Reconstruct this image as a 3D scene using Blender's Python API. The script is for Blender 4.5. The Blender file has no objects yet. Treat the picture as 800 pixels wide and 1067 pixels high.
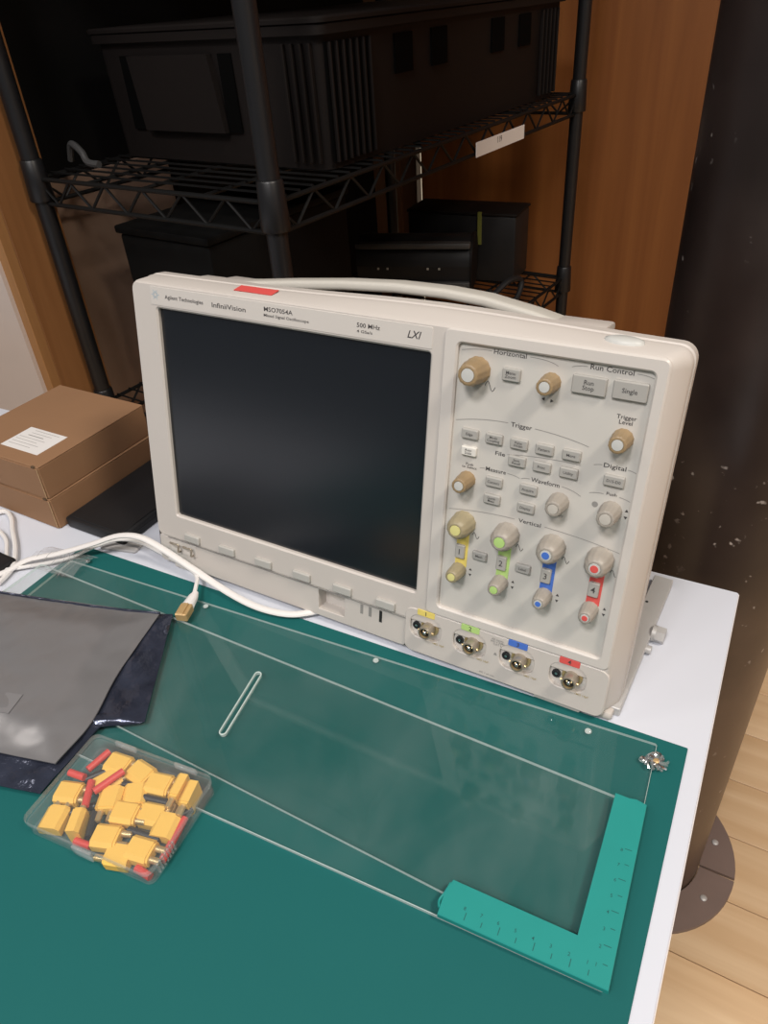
import bpy, bmesh, math, random
from mathutils import Vector, Matrix, noise
random.seed(7)
R = math.radians
scn = bpy.context.scene
C = scn.collection
K = 0.001                                   # everything below is written in millimetres

# ------------------------------------------------------------------ camera, world, lights, exposure
cam_d = bpy.data.cameras.new('camera'); cam = bpy.data.objects.new('camera', cam_d); C.objects.link(cam)
cam_d.sensor_fit = 'VERTICAL'; cam_d.sensor_height = 24.0; cam_d.lens = 763.52 / 1067 * 24.0
cam_d.clip_start = 0.02; cam_d.clip_end = 60
Mrot = Matrix.Rotation(R(31.8707), 4, 'Z') @ Matrix.Rotation(R(54.4861), 4, 'X') @ Matrix.Rotation(R(-4.4135), 4, 'Z')
cam.matrix_world = Matrix.Translation(Vector((456.88, -372.95, 444.42)) * K) @ Mrot
scn.camera = cam

w = bpy.data.worlds.new('world'); scn.world = w; w.use_nodes = True
bg = w.node_tree.nodes['Background']; bg.inputs[0].default_value = (0.95, 0.97, 1.0, 1); bg.inputs[1].default_value = 0.115

def area(name, loc, target, size, power, col):
    l = bpy.data.lights.new(name, 'AREA'); l.shape = 'DISK'; l.size = size; l.energy = power; l.color = col
    o = bpy.data.objects.new(name, l); C.objects.link(o); o.location = Vector(loc) * K
    o.rotation_euler = (Vector(target) - Vector(loc)).to_track_quat('-Z', 'Y').to_euler(); return o
area('ceiling_lamp_key', (300, -1300, 1950), (300, -1300, 0), 0.50, 37, (1.0, 0.955, 0.94))
area('shadow_softener_right', (1000, -2000, 1950), (1000, -2000, 0), 0.45, 13, (1.0, 0.955, 0.94))  # unseen lamp added to soften the shadows of the key
area('shadow_softener_left', (-400, -2000, 1950), (-400, -2000, 0), 0.45, 13, (1.0, 0.955, 0.94))  # second unseen lamp, added for softer shadows as well
area('ceiling_lamp_side', (-1200, -900, 1950), (-1200, -900, 0), 0.45, 8, (1.0, 0.93, 0.86))
area('floor_fill', (1500, -250, 1950), (1500, -250, 0), 0.45, 34, (1.0, 0.90, 0.78))  # unseen lamp added to brighten the floor and pillar at the right

vs = scn.view_settings
vs.view_transform = 'Standard'; vs.look = 'None'; vs.gamma = 1.0; vs.use_curve_mapping = False; vs.exposure = 0.0

# ------------------------------------------------------------------ materials
def nmat(name): 
    m = bpy.data.materials.new(name); m.use_nodes = True
    return m, m.node_tree, m.node_tree.nodes['Principled BSDF']
def mat(name, col, rough=0.5, metal=0.0, var=0.06, scale=40.0, bump=0.0, bscale=300.0, coat=0.0, spec=0.5):
    m, nt, b = nmat(name)
    b.inputs['Roughness'].default_value = rough; b.inputs['Metallic'].default_value = metal
    b.inputs['Coat Weight'].default_value = coat; b.inputs['Specular IOR Level'].default_value = spec
    tc = nt.nodes.new('ShaderNodeTexCoord')
    n = nt.nodes.new('ShaderNodeTexNoise'); n.inputs['Scale'].default_value = scale; n.inputs['Detail'].default_value = 5
    nt.links.new(tc.outputs['Object'], n.inputs['Vector'])
    mx = nt.nodes.new('ShaderNodeMix'); mx.data_type = 'RGBA'
    mx.inputs[6].default_value = (*[c * (1 - var) for c in col], 1); mx.inputs[7].default_value = (*[min(1, c * (1 + var)) for c in col], 1)
    nt.links.new(n.outputs['Fac'], mx.inputs[0]); nt.links.new(mx.outputs[2], b.inputs['Base Color'])
    if bump:
        n2 = nt.nodes.new('ShaderNodeTexNoise'); n2.inputs['Scale'].default_value = bscale; n2.inputs['Detail'].default_value = 4
        nt.links.new(tc.outputs['Object'], n2.inputs['Vector'])
        bp = nt.nodes.new('ShaderNodeBump'); bp.inputs['Strength'].default_value = bump; bp.inputs['Distance'].default_value = 0.002
        nt.links.new(n2.outputs['Fac'], bp.inputs['Height']); nt.links.new(bp.outputs['Normal'], b.inputs['Normal'])
    return m
def wood(name, a, b_, scale=(60, 60, 2.2), rough=0.45):
    m, nt, b = nmat(name)
    tc = nt.nodes.new('ShaderNodeTexCoord'); mp = nt.nodes.new('ShaderNodeMapping'); mp.inputs['Scale'].default_value = scale
    oi = nt.nodes.new('ShaderNodeObjectInfo')
    nt.links.new(tc.outputs['Object'], mp.inputs['Vector']); nt.links.new(oi.outputs['Random'], mp.inputs['Location'])
    n = nt.nodes.new('ShaderNodeTexNoise'); n.inputs['Scale'].default_value = 1.0; n.inputs['Detail'].default_value = 7; n.inputs['Distortion'].default_value = 0.6
    nt.links.new(mp.outputs[0], n.inputs['Vector'])
    cr = nt.nodes.new('ShaderNodeValToRGB'); cr.color_ramp.elements[0].position = 0.3; cr.color_ramp.elements[1].position = 0.7
    cr.color_ramp.elements[0].color = (*a, 1); cr.color_ramp.elements[1].color = (*b_, 1)
    nt.links.new(n.outputs['Fac'], cr.inputs[0])
    hs = nt.nodes.new('ShaderNodeHueSaturation')
    mr = nt.nodes.new('ShaderNodeMapRange'); mr.inputs[3].default_value = 0.88; mr.inputs[4].default_value = 1.1
    nt.links.new(oi.outputs['Random'], mr.inputs[0]); nt.links.new(mr.outputs[0], hs.inputs['Value'])
    nt.links.new(cr.outputs[0], hs.inputs['Color']); nt.links.new(hs.outputs[0], b.inputs['Base Color'])
    b.inputs['Roughness'].default_value = rough
    return m
def clear(name, tint, haze, hazecol=(0.8, 0.86, 0.84), gloss_rough=0.01, smudge=0.0, facing=0.06, ior=1.40):
    """thin clear plastic: see-through, fresnel reflection, a little milky haze with smudges"""
    m = bpy.data.materials.new(name); m.use_nodes = True; nt = m.node_tree; nt.nodes.clear()
    out = nt.nodes.new('ShaderNodeOutputMaterial')
    tr = nt.nodes.new('ShaderNodeBsdfTransparent'); tr.inputs[0].default_value = (*tint, 1)
    df = nt.nodes.new('ShaderNodeBsdfDiffuse'); df.inputs[0].default_value = (*hazecol, 1)
    gl = nt.nodes.new('ShaderNodeBsdfGlossy'); gl.inputs['Roughness'].default_value = gloss_rough
    m1 = nt.nodes.new('ShaderNodeMixShader'); m1.inputs[0].default_value = haze
    nt.links.new(tr.outputs[0], m1.inputs[1]); nt.links.new(df.outputs[0], m1.inputs[2])
    if smudge:
        tc = nt.nodes.new('ShaderNodeTexCoord'); mp = nt.nodes.new('ShaderNodeMapping'); mp.inputs['Scale'].default_value = (9, 5, 9); mp.inputs['Rotation'].default_value = (0, 0, 0.7)
        n = nt.nodes.new('ShaderNodeTexNoise'); n.inputs['Scale'].default_value = 1.6; n.inputs['Detail'].default_value = 6; n.inputs['Distortion'].default_value = 1.2
        nt.links.new(tc.outputs['Object'], mp.inputs[0]); nt.links.new(mp.outputs[0], n.inputs['Vector'])
        mr = nt.nodes.new('ShaderNodeMapRange'); mr.inputs[1].default_value = 0.35; mr.inputs[2].default_value = 0.65
        mr.inputs[3].default_value = haze; mr.inputs[4].default_value = haze + smudge
        nt.links.new(n.outputs['Fac'], mr.inputs[0]); nt.links.new(mr.outputs[0], m1.inputs[0])
    fr = nt.nodes.new('ShaderNodeFresnel'); fr.inputs[0].default_value = ior
    m2 = nt.nodes.new('ShaderNodeMixShader')
    ge = nt.nodes.new('ShaderNodeNewGeometry')                # only the outer side of each face reflects (thin sheet, no inner trapping)
    iv = nt.nodes.new('ShaderNodeMath'); iv.operation = 'SUBTRACT'; iv.inputs[0].default_value = 1.0; nt.links.new(ge.outputs['Backfacing'], iv.inputs[1])
    mf = nt.nodes.new('ShaderNodeMath'); mf.operation = 'MULTIPLY'; nt.links.new(fr.outputs[0], mf.inputs[0]); nt.links.new(iv.outputs[0], mf.inputs[1])
    nt.links.new(mf.outputs[0], m2.inputs[0]); nt.links.new(m1.outputs[0], m2.inputs[1]); nt.links.new(gl.outputs[0], m2.inputs[2])
    nt.links.new(m2.outputs[0], out.inputs[0])
    return m

M = {}
M['bezel'] = mat('bezel_plastic', (0.55, 0.51, 0.47), 0.42, var=0.03, scale=25, bump=0.03, bscale=900)
M['bezel_lip'] = mat('bezel_lip_plastic', (0.585, 0.55, 0.51), 0.4, var=0.02)
M['panel'] = mat('panel_plastic', (0.55, 0.53, 0.49), 0.45, var=0.02)
M['button'] = mat('button_grey', (0.37, 0.36, 0.335), 0.45, var=0.04, scale=80)
M['button_white'] = mat('button_white', (0.68, 0.66, 0.61), 0.45, var=0.03)
M['softkey'] = mat('softkey_grey', (0.44, 0.43, 0.40), 0.45, var=0.03)
M['knob_tan'] = mat('knob_tan', (0.29, 0.205, 0.11), 0.42, var=0.12, scale=120)
M['knob_grey'] = mat('knob_grey', (0.33, 0.30, 0.26), 0.42, var=0.05, scale=120)
M['knob_olive'] = mat('knob_olive', (0.31, 0.265, 0.165), 0.42, var=0.06, scale=120)
M['cap_white'] = mat('cap_white', (0.52, 0.525, 0.50), 0.4, var=0.03)
M['cap_grey'] = mat('cap_grey', (0.50, 0.47, 0.42), 0.4, var=0.03)
M['yellow'] = mat('mark_yellow', (0.74, 0.60, 0.15), 0.5, var=0.03)
M['cap_yellow'] = mat('cap_yellow', (0.66, 0.62, 0.25), 0.5, var=0.03)
M['green'] = mat('mark_green', (0.42, 0.62, 0.20), 0.5, var=0.03)
M['blue'] = mat('mark_blue', (0.06, 0.16, 0.55), 0.5, var=0.03)
M['red'] = mat('mark_red', (0.66, 0.09, 0.08), 0.5, var=0.03)
M['ink'] = mat('print_ink', (0.055, 0.05, 0.05), 0.6, var=0.02)
M['inkgrey'] = mat('print_ink_grey', (0.26, 0.25, 0.235), 0.6, var=0.02)
M['inkgold'] = mat('print_ink_gold', (0.40, 0.30, 0.12), 0.6, var=0.02)
M['rulermark'] = mat('ruler_print', (0.008, 0.09, 0.085), 0.6, var=0.1)
M['panel_ink'] = mat('print_ink_faint', (0.40, 0.39, 0.36), 0.6, var=0.02)
M['inkblue'] = mat('print_ink_blue', (0.36, 0.46, 0.52), 0.6, var=0.02)
M['screen'] = mat('screen_glass', (0.006, 0.008, 0.0115), 0.24, var=0.05, scale=6, spec=0.8)
M['gold'] = mat('gold_metal', (0.66, 0.50, 0.26), 0.34, 0.7, var=0.08)
M['nickel'] = mat('nickel_metal', (0.42, 0.37, 0.30), 0.34, 0.7, var=0.08)
M['alu'] = mat('aluminium', (0.52, 0.515, 0.505), 0.45, 0.25, var=0.06, scale=60)
M['steel'] = mat('bright_steel', (0.75, 0.75, 0.76), 0.2, 1.0, var=0.04)
M['hole'] = mat('dark_hole', (0.012, 0.012, 0.012), 0.6, var=0.02)
M['handle'] = mat('handle_rubber', (0.50, 0.48, 0.43), 0.55, var=0.04)
M['table'] = mat('white_laminate', (0.61, 0.635, 0.70), 0.4, var=0.015, scale=12)
M['edgeband'] = mat('edge_band', (0.68, 0.64, 0.62), 0.45, var=0.03)
M['mat'] = mat('teal_mat', (0.0085, 0.105, 0.102), 0.7, var=0.02, scale=30, spec=0.18)
M['ruler'] = mat('green_ruler', (0.014, 0.25, 0.225), 0.45, var=0.05, scale=60)
M['acrylic'] = clear('acrylic_sheet', (0.96, 0.975, 0.97), 0.004, smudge=0.010)
M['acrylic2'] = clear('acrylic_cover', (0.96, 0.97, 0.965), 0.003, smudge=0.014)
M['acryledge'] = clear('acrylic_cut_edge', (0.82, 0.9, 0.88), 0.55, (0.80, 0.90, 0.87), 0.2)
M['casec'] = clear('case_plastic', (0.95, 0.96, 0.96), 0.05, (0.85, 0.88, 0.88), 0.12)
M['casecedge'] = clear('case_plastic_wall', (0.92, 0.935, 0.935), 0.20, (0.8, 0.83, 0.83), 0.15)
M['film'] = clear('clear_film', (0.93, 0.93, 0.93), 0.10, (0.85, 0.85, 0.85), 0.08)
M['bag'] = mat('antistatic_bag', (0.228, 0.224, 0.229), 0.34, 0.40, var=0.12, scale=9, bump=0.16, bscale=22)
M['bag_dark'] = mat('antistatic_bag_dark', (0.045, 0.052, 0.080), 0.18, 0.5, var=0.6, scale=60, bump=0.8, bscale=80)
M['bag_tag'] = mat('bag_print', (0.246, 0.242, 0.248), 0.36, 0.3, var=0.05)
M['xt'] = mat('connector_yellow', (0.83, 0.50, 0.10), 0.45, var=0.05)
M['redtube'] = mat('red_sleeve', (0.62, 0.06, 0.05), 0.4, var=0.08)
M['blacktube'] = mat('black_sleeve', (0.022, 0.022, 0.024), 0.4, var=0.08)
M['card'] = mat('cardboard', (0.27, 0.145, 0.072), 0.75, var=0.07, scale=18, bump=0.06, bscale=400)
M['card_core'] = mat('cardboard_core', (0.46, 0.31, 0.17), 0.8, var=0.12, scale=300)
M['paper'] = mat('paper_label', (0.74, 0.72, 0.70), 0.6, var=0.02)
M['cable'] = mat('white_cable', (0.76, 0.74, 0.72), 0.4, var=0.03)
M['plug'] = mat('plug_tan', (0.55, 0.37, 0.17), 0.35, 0.35, var=0.12)
M['padgrey'] = mat('grey_pad', (0.40, 0.39, 0.385), 0.6, var=0.04)
M['black'] = mat('black_plastic', (0.012, 0.012, 0.013), 0.5, var=0.12, spec=0.35)
M['blackmetal'] = mat('black_coated_metal', (0.009, 0.009, 0.010), 0.38, var=0.15, spec=0.4)
M['wire'] = mat('black_wire', (0.006, 0.006, 0.006), 0.5, var=0.1, spec=0.2)
M['darkgrey'] = mat('dark_grey_trim', (0.05, 0.05, 0.05), 0.5, var=0.05)
M['olive'] = mat('olive_strap', (0.16, 0.17, 0.035), 0.6, var=0.05)
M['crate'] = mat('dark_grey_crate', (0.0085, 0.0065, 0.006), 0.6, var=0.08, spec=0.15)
M['crate_shade'] = mat('crate_recess_shade', (0.0015, 0.0015, 0.0015), 0.8, var=0.08, spec=0.05)  # shade of the recesses and holes put into the colour
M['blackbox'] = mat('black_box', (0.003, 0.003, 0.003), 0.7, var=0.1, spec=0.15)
M['wood_wall'] = wood('orange_wood', (0.20, 0.066, 0.015), (0.28, 0.104, 0.026), (30, 30, 1.2))
M['wood_jamb_lit'] = wood('jamb_wood_lit', (0.34, 0.165, 0.06), (0.42, 0.22, 0.085), (40, 40, 1.6))
M['wood_jamb_shaded'] = wood('jamb_wood_shaded', (0.185, 0.078, 0.026), (0.245, 0.112, 0.04), (40, 40, 1.6))  # lit front and shaded side of the jamb put into two wood colours
M['wood_dark'] = wood('dark_wood', (0.10, 0.045, 0.022), (0.14, 0.065, 0.03), (30, 30, 1.5))
M['brown'] = mat('brown_board', (0.21, 0.135, 0.095), 0.7, var=0.06)
M['plank'] = wood('floor_oak', (0.70, 0.47, 0.26), (0.88, 0.66, 0.42), (1.6, 26, 26), 0.4)
M['seam'] = mat('floor_seam', (0.10, 0.06, 0.03), 0.8)
M['wallwhite'] = mat('white_panel', (0.53, 0.45, 0.40), 0.7, var=0.02)
M['flange'] = mat('flange_brown', (0.21, 0.155, 0.135), 0.42, var=0.12, scale=25, bump=0.05, bscale=80)

def pillar_mat():
    m, nt, b = nmat('pillar_paint')
    tc = nt.nodes.new('ShaderNodeTexCoord')
    n1 = nt.nodes.new('ShaderNodeTexNoise'); n1.inputs['Scale'].default_value = 7; n1.inputs['Detail'].default_value = 8
    n2 = nt.nodes.new('ShaderNodeTexNoise'); n2.inputs['Scale'].default_value = 85; n2.inputs['Detail'].default_value = 3
    n3 = nt.nodes.new('ShaderNodeTexNoise'); n3.inputs['Scale'].default_value = 9; n3.inputs['Detail'].default_value = 2
    for n in (n1, n2, n3): nt.links.new(tc.outputs['Object'], n.inputs['Vector'])
    cr = nt.nodes.new('ShaderNodeValToRGB')
    cr.color_ramp.elements[0].position = 0.38; cr.color_ramp.elements[0].color = (0.013, 0.008, 0.007, 1)
    cr.color_ramp.elements[1].position = 0.72; cr.color_ramp.elements[1].color = (0.035, 0.024, 0.021, 1)
    nt.links.new(n1.outputs['Fac'], cr.inputs[0])
    # browner towards the lower part of the shaft, with a noisy edge
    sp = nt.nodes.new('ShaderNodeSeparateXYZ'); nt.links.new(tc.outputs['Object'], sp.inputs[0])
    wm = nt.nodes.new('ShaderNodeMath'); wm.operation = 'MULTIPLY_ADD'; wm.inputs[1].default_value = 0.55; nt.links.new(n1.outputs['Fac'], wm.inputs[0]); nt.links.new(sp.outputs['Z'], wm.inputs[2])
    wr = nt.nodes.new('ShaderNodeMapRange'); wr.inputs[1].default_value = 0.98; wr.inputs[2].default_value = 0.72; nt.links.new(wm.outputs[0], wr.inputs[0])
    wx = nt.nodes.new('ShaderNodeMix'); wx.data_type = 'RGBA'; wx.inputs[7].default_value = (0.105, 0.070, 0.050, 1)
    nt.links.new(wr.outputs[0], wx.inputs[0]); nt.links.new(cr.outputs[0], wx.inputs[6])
    # chipped paint: small pale flecks gathered in patches (wear)
    a = nt.nodes.new('ShaderNodeMapRange'); a.inputs[1].default_value = 0.66; a.inputs[2].default_value = 0.72
    c = nt.nodes.new('ShaderNodeMapRange'); c.inputs[1].default_value = 0.50; c.inputs[2].default_value = 0.60
    nt.links.new(n2.outputs['Fac'], a.inputs[0]); nt.links.new(n3.outputs['Fac'], c.inputs[0])
    mu = nt.nodes.new('ShaderNodeMath'); mu.operation = 'MULTIPLY'
    nt.links.new(a.outputs[0], mu.inputs[0]); nt.links.new(c.outputs[0], mu.inputs[1])
    mx = nt.nodes.new('ShaderNodeMix'); mx.data_type = 'RGBA'; mx.inputs[7].default_value = (0.42, 0.38, 0.35, 1)
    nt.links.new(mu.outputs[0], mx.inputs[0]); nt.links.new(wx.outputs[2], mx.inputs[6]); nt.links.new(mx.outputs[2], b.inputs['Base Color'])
    b.inputs['Roughness'].default_value = 0.36
    bp = nt.nodes.new('ShaderNodeBump'); bp.inputs['Strength'].default_value = 0.15; bp.inputs['Distance'].default_value = 0.004
    nt.links.new(n1.outputs['Fac'], bp.inputs['Height']); nt.links.new(bp.outputs['Normal'], b.inputs['Normal'])
    return m
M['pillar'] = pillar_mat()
def emis(name, col, s):
    m, nt, b = nmat(name); b.inputs['Base Color'].default_value = (*col, 1)
    b.inputs['Emission Color'].default_value = (*col, 1); b.inputs['Emission Strength'].default_value = s; return m
M['room_glow'] = emis('lit_gap', (1.0, 0.86, 0.62), 0.55)  # light of the room beyond the gaps put in as a glowing colour

# ------------------------------------------------------------------ mesh helpers
def rrect(x0, y0, x1, y1, r, n=5):
    r = max(0.01, min(r, (x1 - x0) / 2 - 0.01, (y1 - y0) / 2 - 0.01)); pts = []
    for cx, cy, a0 in ((x1 - r, y1 - r, 0), (x0 + r, y1 - r, 90), (x0 + r, y0 + r, 180), (x1 - r, y0 + r, 270)):
        for k in range(n + 1):
            a = R(a0 + 90 * k / n); pts.append((cx + r * math.cos(a), cy + r * math.sin(a)))
    return pts
class MB:
    def __init__(s): s.bm = bmesh.new()
    def box(s, x0, y0, z0, x1, y1, z1, bev=0.0, seg=2, mtx=None, mi=0):
        r = bmesh.ops.create_cube(s.bm, size=1.0); v = r['verts']
        for q in v: q.co = Vector(((x0 + x1) / 2 + q.co.x * (x1 - x0), (y0 + y1) / 2 + q.co.y * (y1 - y0), (z0 + z1) / 2 + q.co.z * (z1 - z0)))
        fs = {f for q in v for f in q.link_faces}
        if bev:
            e = list({e for q in v for e in q.link_edges})
            b = bmesh.ops.bevel(s.bm, geom=e, offset=bev, segments=seg, affect='EDGES', profile=0.5)
            v = list({q for f in b['faces'] for q in f.verts} | {q for q in v if q.is_valid})
        if mi:
            for q in v:
                for f in q.link_faces: f.material_index = mi
        if mtx is not None: bmesh.ops.transform(s.bm, matrix=mtx, verts=v)
        return s
    def rings(s, rings, cap0=True, cap1=True, closed=True, mi=0):
        L = [[s.bm.verts.new(p) for p in r] for r in rings]
        for a, b in zip(L, L[1:]):
            n = len(a)
            for i in range(n if closed else n - 1):
                f = s.bm.faces.new((a[i], a[(i + 1) % n], b[(i + 1) % n], b[i])); f.material_index = mi
        if cap0: s.bm.faces.new(list(reversed(L[0]))).material_index = mi
        if cap1: s.bm.faces.new(L[-1]).material_index = mi
        return s
    def cyl(s, a, b, r0, r1=None, n=20, cap=True):
        r1 = r0 if r1 is None else r1; a, b = Vector(a), Vector(b); d = (b - a).normalized()
        q = d.to_track_quat('Z', 'Y'); e1, e2 = q @ Vector((1, 0, 0)), q @ Vector((0, 1, 0))
        R0 = [a + (e1 * math.cos(2 * math.pi * k / n) + e2 * math.sin(2 * math.pi * k / n)) * r0 for k in range(n)]
        R1 = [b + (e1 * math.cos(2 * math.pi * k / n) + e2 * math.sin(2 * math.pi * k / n)) * r1 for k in range(n)]
        return s.rings([R0, R1], cap, cap)
    def lathe(s, prof, c=(0, 0, 0), n=32, flute=0, fd=0.0, cap=True):
        """profile of (radius, height) about local z"""
        rs = []
        for r, h in prof:
            ring = []
            for k in range(n):
                a = 2 * math.pi * k / n
                rr = r * (1 - fd * (0.5 + 0.5 * math.cos(flute * a))) if flute else r
                ring.append((c[0] + rr * math.cos(a), c[1] + rr * math.sin(a), c[2] + h))
            rs.append(ring)
        return s.rings(rs, cap, cap)
    def tube(s, pts, r, n=8, sub=6, rx=None):
        P = [Vector(p) for p in pts]; Q = []
        for i in range(len(P) - 1):
            p0, p1, p2, p3 = P[max(0, i - 1)], P[i], P[i + 1], P[min(len(P) - 1, i + 2)]
            for k in range(sub):
                t = k / sub
                Q.append(0.5 * ((2 * p1) + (p2 - p0) * t + (2 * p0 - 5 * p1 + 4 * p2 - p3) * t * t + (3 * p1 - p0 - 3 * p2 + p3) * t ** 3))
        Q.append(P[-1]); rs = []
        for i, q in enumerate(Q):
            d = (Q[min(i + 1, len(Q) - 1)] - Q[max(i - 1, 0)]).normalized()
            side = d.cross(Vector((0, 0, 1)))
            side = side.normalized() if side.length > 1e-4 else Vector((1, 0, 0))
            up = side.cross(d)
            rs.append([q + side * math.cos(2 * math.pi * k / n) * (rx or r) + up * math.sin(2 * math.pi * k / n) * r for k in range(n)])
        return s.rings(rs)
    def plate(s, rect, holes, w0, w1, b=0.6, hb=None, back=True):
        """rounded rectangle (x0,y0,x1,y1,r) with rounded rectangular holes, chamfered front edge, from depth w0 to front w1"""
        hb = b if hb is None else hb
        fronts = []; backs = []
        for i, (x0, y0, x1, y1, r) in enumerate([rect] + list(holes)):
            sg = 1 if i == 0 else -1; bb = b if i == 0 else hb
            full = rrect(x0, y0, x1, y1, r); ins = rrect(x0 + sg * bb, y0 + sg * bb, x1 - sg * bb, y1 - sg * bb, max(0.05, r - sg * bb))
            Lb = [s.bm.verts.new((x, y, w0)) for x, y in full]; Lm = [s.bm.verts.new((x, y, w1 - bb)) for x, y in full]
            Lf = [s.bm.verts.new((x, y, w1)) for x, y in ins]
            n = len(Lb)
            for A, B in ((Lb, Lm), (Lm, Lf)):
                for k in range(n): s.bm.faces.new((A[k], A[(k + 1) % n], B[(k + 1) % n], B[k]))
            fronts += [s.bm.edges.get((Lf[k], Lf[(k + 1) % n])) for k in range(n)]
            backs += [s.bm.edges.get((Lb[k], Lb[(k + 1) % n])) for k in range(n)]
        bmesh.ops.triangle_fill(s.bm, use_beauty=True, use_dissolve=False, edges=fronts, normal=(0, 0, 1))
        if back: bmesh.ops.triangle_fill(s.bm, use_beauty=True, use_dissolve=False, edges=backs, normal=(0, 0, -1))
        return s
    def strip(s, pts, width, z):
        """flat printed line on a plane"""
        P = [Vector((p[0], p[1], 0)) for p in pts]; L = []; Rr = []
        for i, q in enumerate(P):
            d = (P[min(i + 1, len(P) - 1)] - P[max(i - 1, 0)]).normalized(); nn = Vector((-d.y, d.x, 0)) * width / 2
            L.append(s.bm.verts.new((q.x + nn.x, q.y + nn.y, z))); Rr.append(s.bm.verts.new((q.x - nn.x, q.y - nn.y, z)))
        for i in range(len(P) - 1): s.bm.faces.new((L[i], Rr[i], Rr[i + 1], L[i + 1]))
        return s
    def poly(s, pts, z):
        s.bm.faces.new([s.bm.verts.new((x, y, z)) for x, y in pts]); return s
    def text(s, string, x, y, z, size=3.0, width=None, shear=0.0):
        """flat lettering centred on x, y"""
        cu = bpy.data.curves.new('t', 'FONT'); cu.body = string; cu.size = size; cu.align_x = 'CENTER'; cu.align_y = 'CENTER'
        cu.resolution_u = 2; cu.space_line = 0.85; cu.shear = shear; cu.offset = 0.008 * size
        o = bpy.data.objects.new('t', cu); C.objects.link(o)
        dg = bpy.context.evaluated_depsgraph_get(); me = bpy.data.meshes.new_from_object(o.evaluated_get(dg))
        xs = [v.co.x for v in me.vertices] or [0, 1]
        k = (width / (max(xs) - min(xs))) if width else 1.0
        base = len(s.bm.verts); vs_ = [s.bm.verts.new((x + v.co.x * k, y + v.co.y, z)) for v in me.vertices]
        for p in me.polygons:
            try: s.bm.faces.new([vs_[i] for i in p.vertices])
            except ValueError: pass
        bpy.data.objects.remove(o); bpy.data.curves.remove(cu); bpy.data.meshes.remove(me)
        return s
    def mesh(s, name, m, smooth=35, off=(0, 0, 0), recalc=True):
        if recalc: bmesh.ops.recalc_face_normals(s.bm, faces=s.bm.faces)
        for v in s.bm.verts: v.co = (v.co - Vector(off)) * K
        me = bpy.data.meshes.new(name); s.bm.to_mesh(me); s.bm.free()
        for q in (m if isinstance(m, (list, tuple)) else [m]): me.materials.append(M[q])
        if smooth:
            for p in me.polygons: p.use_smooth = True
            me.set_sharp_from_angle(angle=R(smooth))
        return me
    def build(s, name, m, parent=None, smooth=35, loc=None, off=(0, 0, 0), recalc=True):
        o = bpy.data.objects.new(name, s.mesh(name, m, smooth, off, recalc)); C.objects.link(o); o.parent = parent
        if loc is not None: o.location = Vector(loc) * K
        return o
def inst(name, me, parent, loc, rot=None):
    o = bpy.data.objects.new(name, me); C.objects.link(o); o.parent = parent; o.location = Vector(loc) * K
    if rot: o.rotation_euler = rot
    return o
def empty(name, loc, rot=(0, 0, 0)):
    o = bpy.data.objects.new(name, None); o.empty_display_size = 0.02; C.objects.link(o)
    o.location = Vector(loc) * K; o.rotation_euler = rot; return o
def tag(o, label, cat=None, group=None, kind=None):
    if label: o['label'] = label
    if cat: o['category'] = cat
    if group: o['group'] = group
    if kind: o['kind'] = kind
    return o
FLOOR = -740.0

# ------------------------------------------------------------------ the setting
b = MB(); b.box(-2600, -2600, FLOOR - 40, 3000, 2600, FLOOR - 14)
floor = b.build('floor', 'seam', smooth=0); tag(floor, 'light oak plank floor beyond the table edge', kind='structure')
pitch = 113.5; y = 238 - 26 * pitch; row = 0; pm = {}
while y < 2500:
    x = -2600 - random.random() * 900
    while x < 3000:
        L = random.choice((1100, 1300, 1500))
        xa, xb = max(x, -2600) + 0.7, min(x + L, 3000) - 0.7
        near = (xb > 300 and xa < 1500 and -400 < y < 1300)
        if near:
            lk = round(xb - xa, 1)
            if lk not in pm:
                q = MB(); q.box(-lk / 2, -pitch / 2 + 0.7, -14, lk / 2, pitch / 2 - 0.7, 0, 0.6, 1); pm[lk] = q.mesh('plank', 'plank', 0)
            inst('plank', pm[lk], floor, ((xa + xb) / 2, y + pitch / 2, FLOOR))
        x += L
    y += pitch; row += 1
b = MB()
y = 238 - 26 * pitch
while y < 2500:                                              # boards out of the picture: one piece
    for xa, xb in ((-2600, 300), (1500, 3000)):
        b.box(xa, y + 0.7, FLOOR - 14, xb, y + pitch - 0.7, FLOOR - 1.5)
    y += pitch
o = b.build('plank_field', 'plank', floor, smooth=0); o['kind'] = 'stuff'

# wood panelled wall behind the shelving, with a narrow lit gap between its panels
o = MB().box(-468, 1420, FLOOR, 2970, 1450, 1900).build('wall_back', 'wood_wall', smooth=0); tag(o, 'orange veneered wood panel wall behind the shelving and the pillar', kind='structure')
for x in (330, 930): MB().box(x - 1.5, 1418.5, FLOOR, x + 1.5, 1421, 1900).build('panel_joint', 'seam', o, 0)
o = MB().box(-1500, 1430, FLOOR, -536, 1460, 1900).build('wall_far', 'wood_dark', smooth=0); tag(o, 'dark reddish wall beside the lit gap', kind='structure')
o = MB().box(-540, 1520, FLOOR, -440, 1530, 1900).build('gap_glow_1', 'room_glow', smooth=0); tag(o, 'narrow bright gap between the wood panels', kind='structure')  # glowing strip in place of the bright room behind the gap
MB().box(-540, 1440, FLOOR, -493, 1465, 1900).build('gap_post', 'wood_dark', o, 0)
MB().box(-493, 1440, 112, -468, 1465, 330).build('gap_rail', 'black', o, 0)
o = MB().box(-766, 1424, 405, -742, 1430, 470).build('gap_glow_2', 'room_glow', smooth=0); tag(o, 'tiny bright gap at the top edge above the crate', kind='structure')
o = MB().box(-640, 412, FLOOR, -614, 1430, 1900).build('wall_left', 'blackbox', smooth=0); tag(o, 'black side wall behind the shelving', kind='structure')
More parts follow.
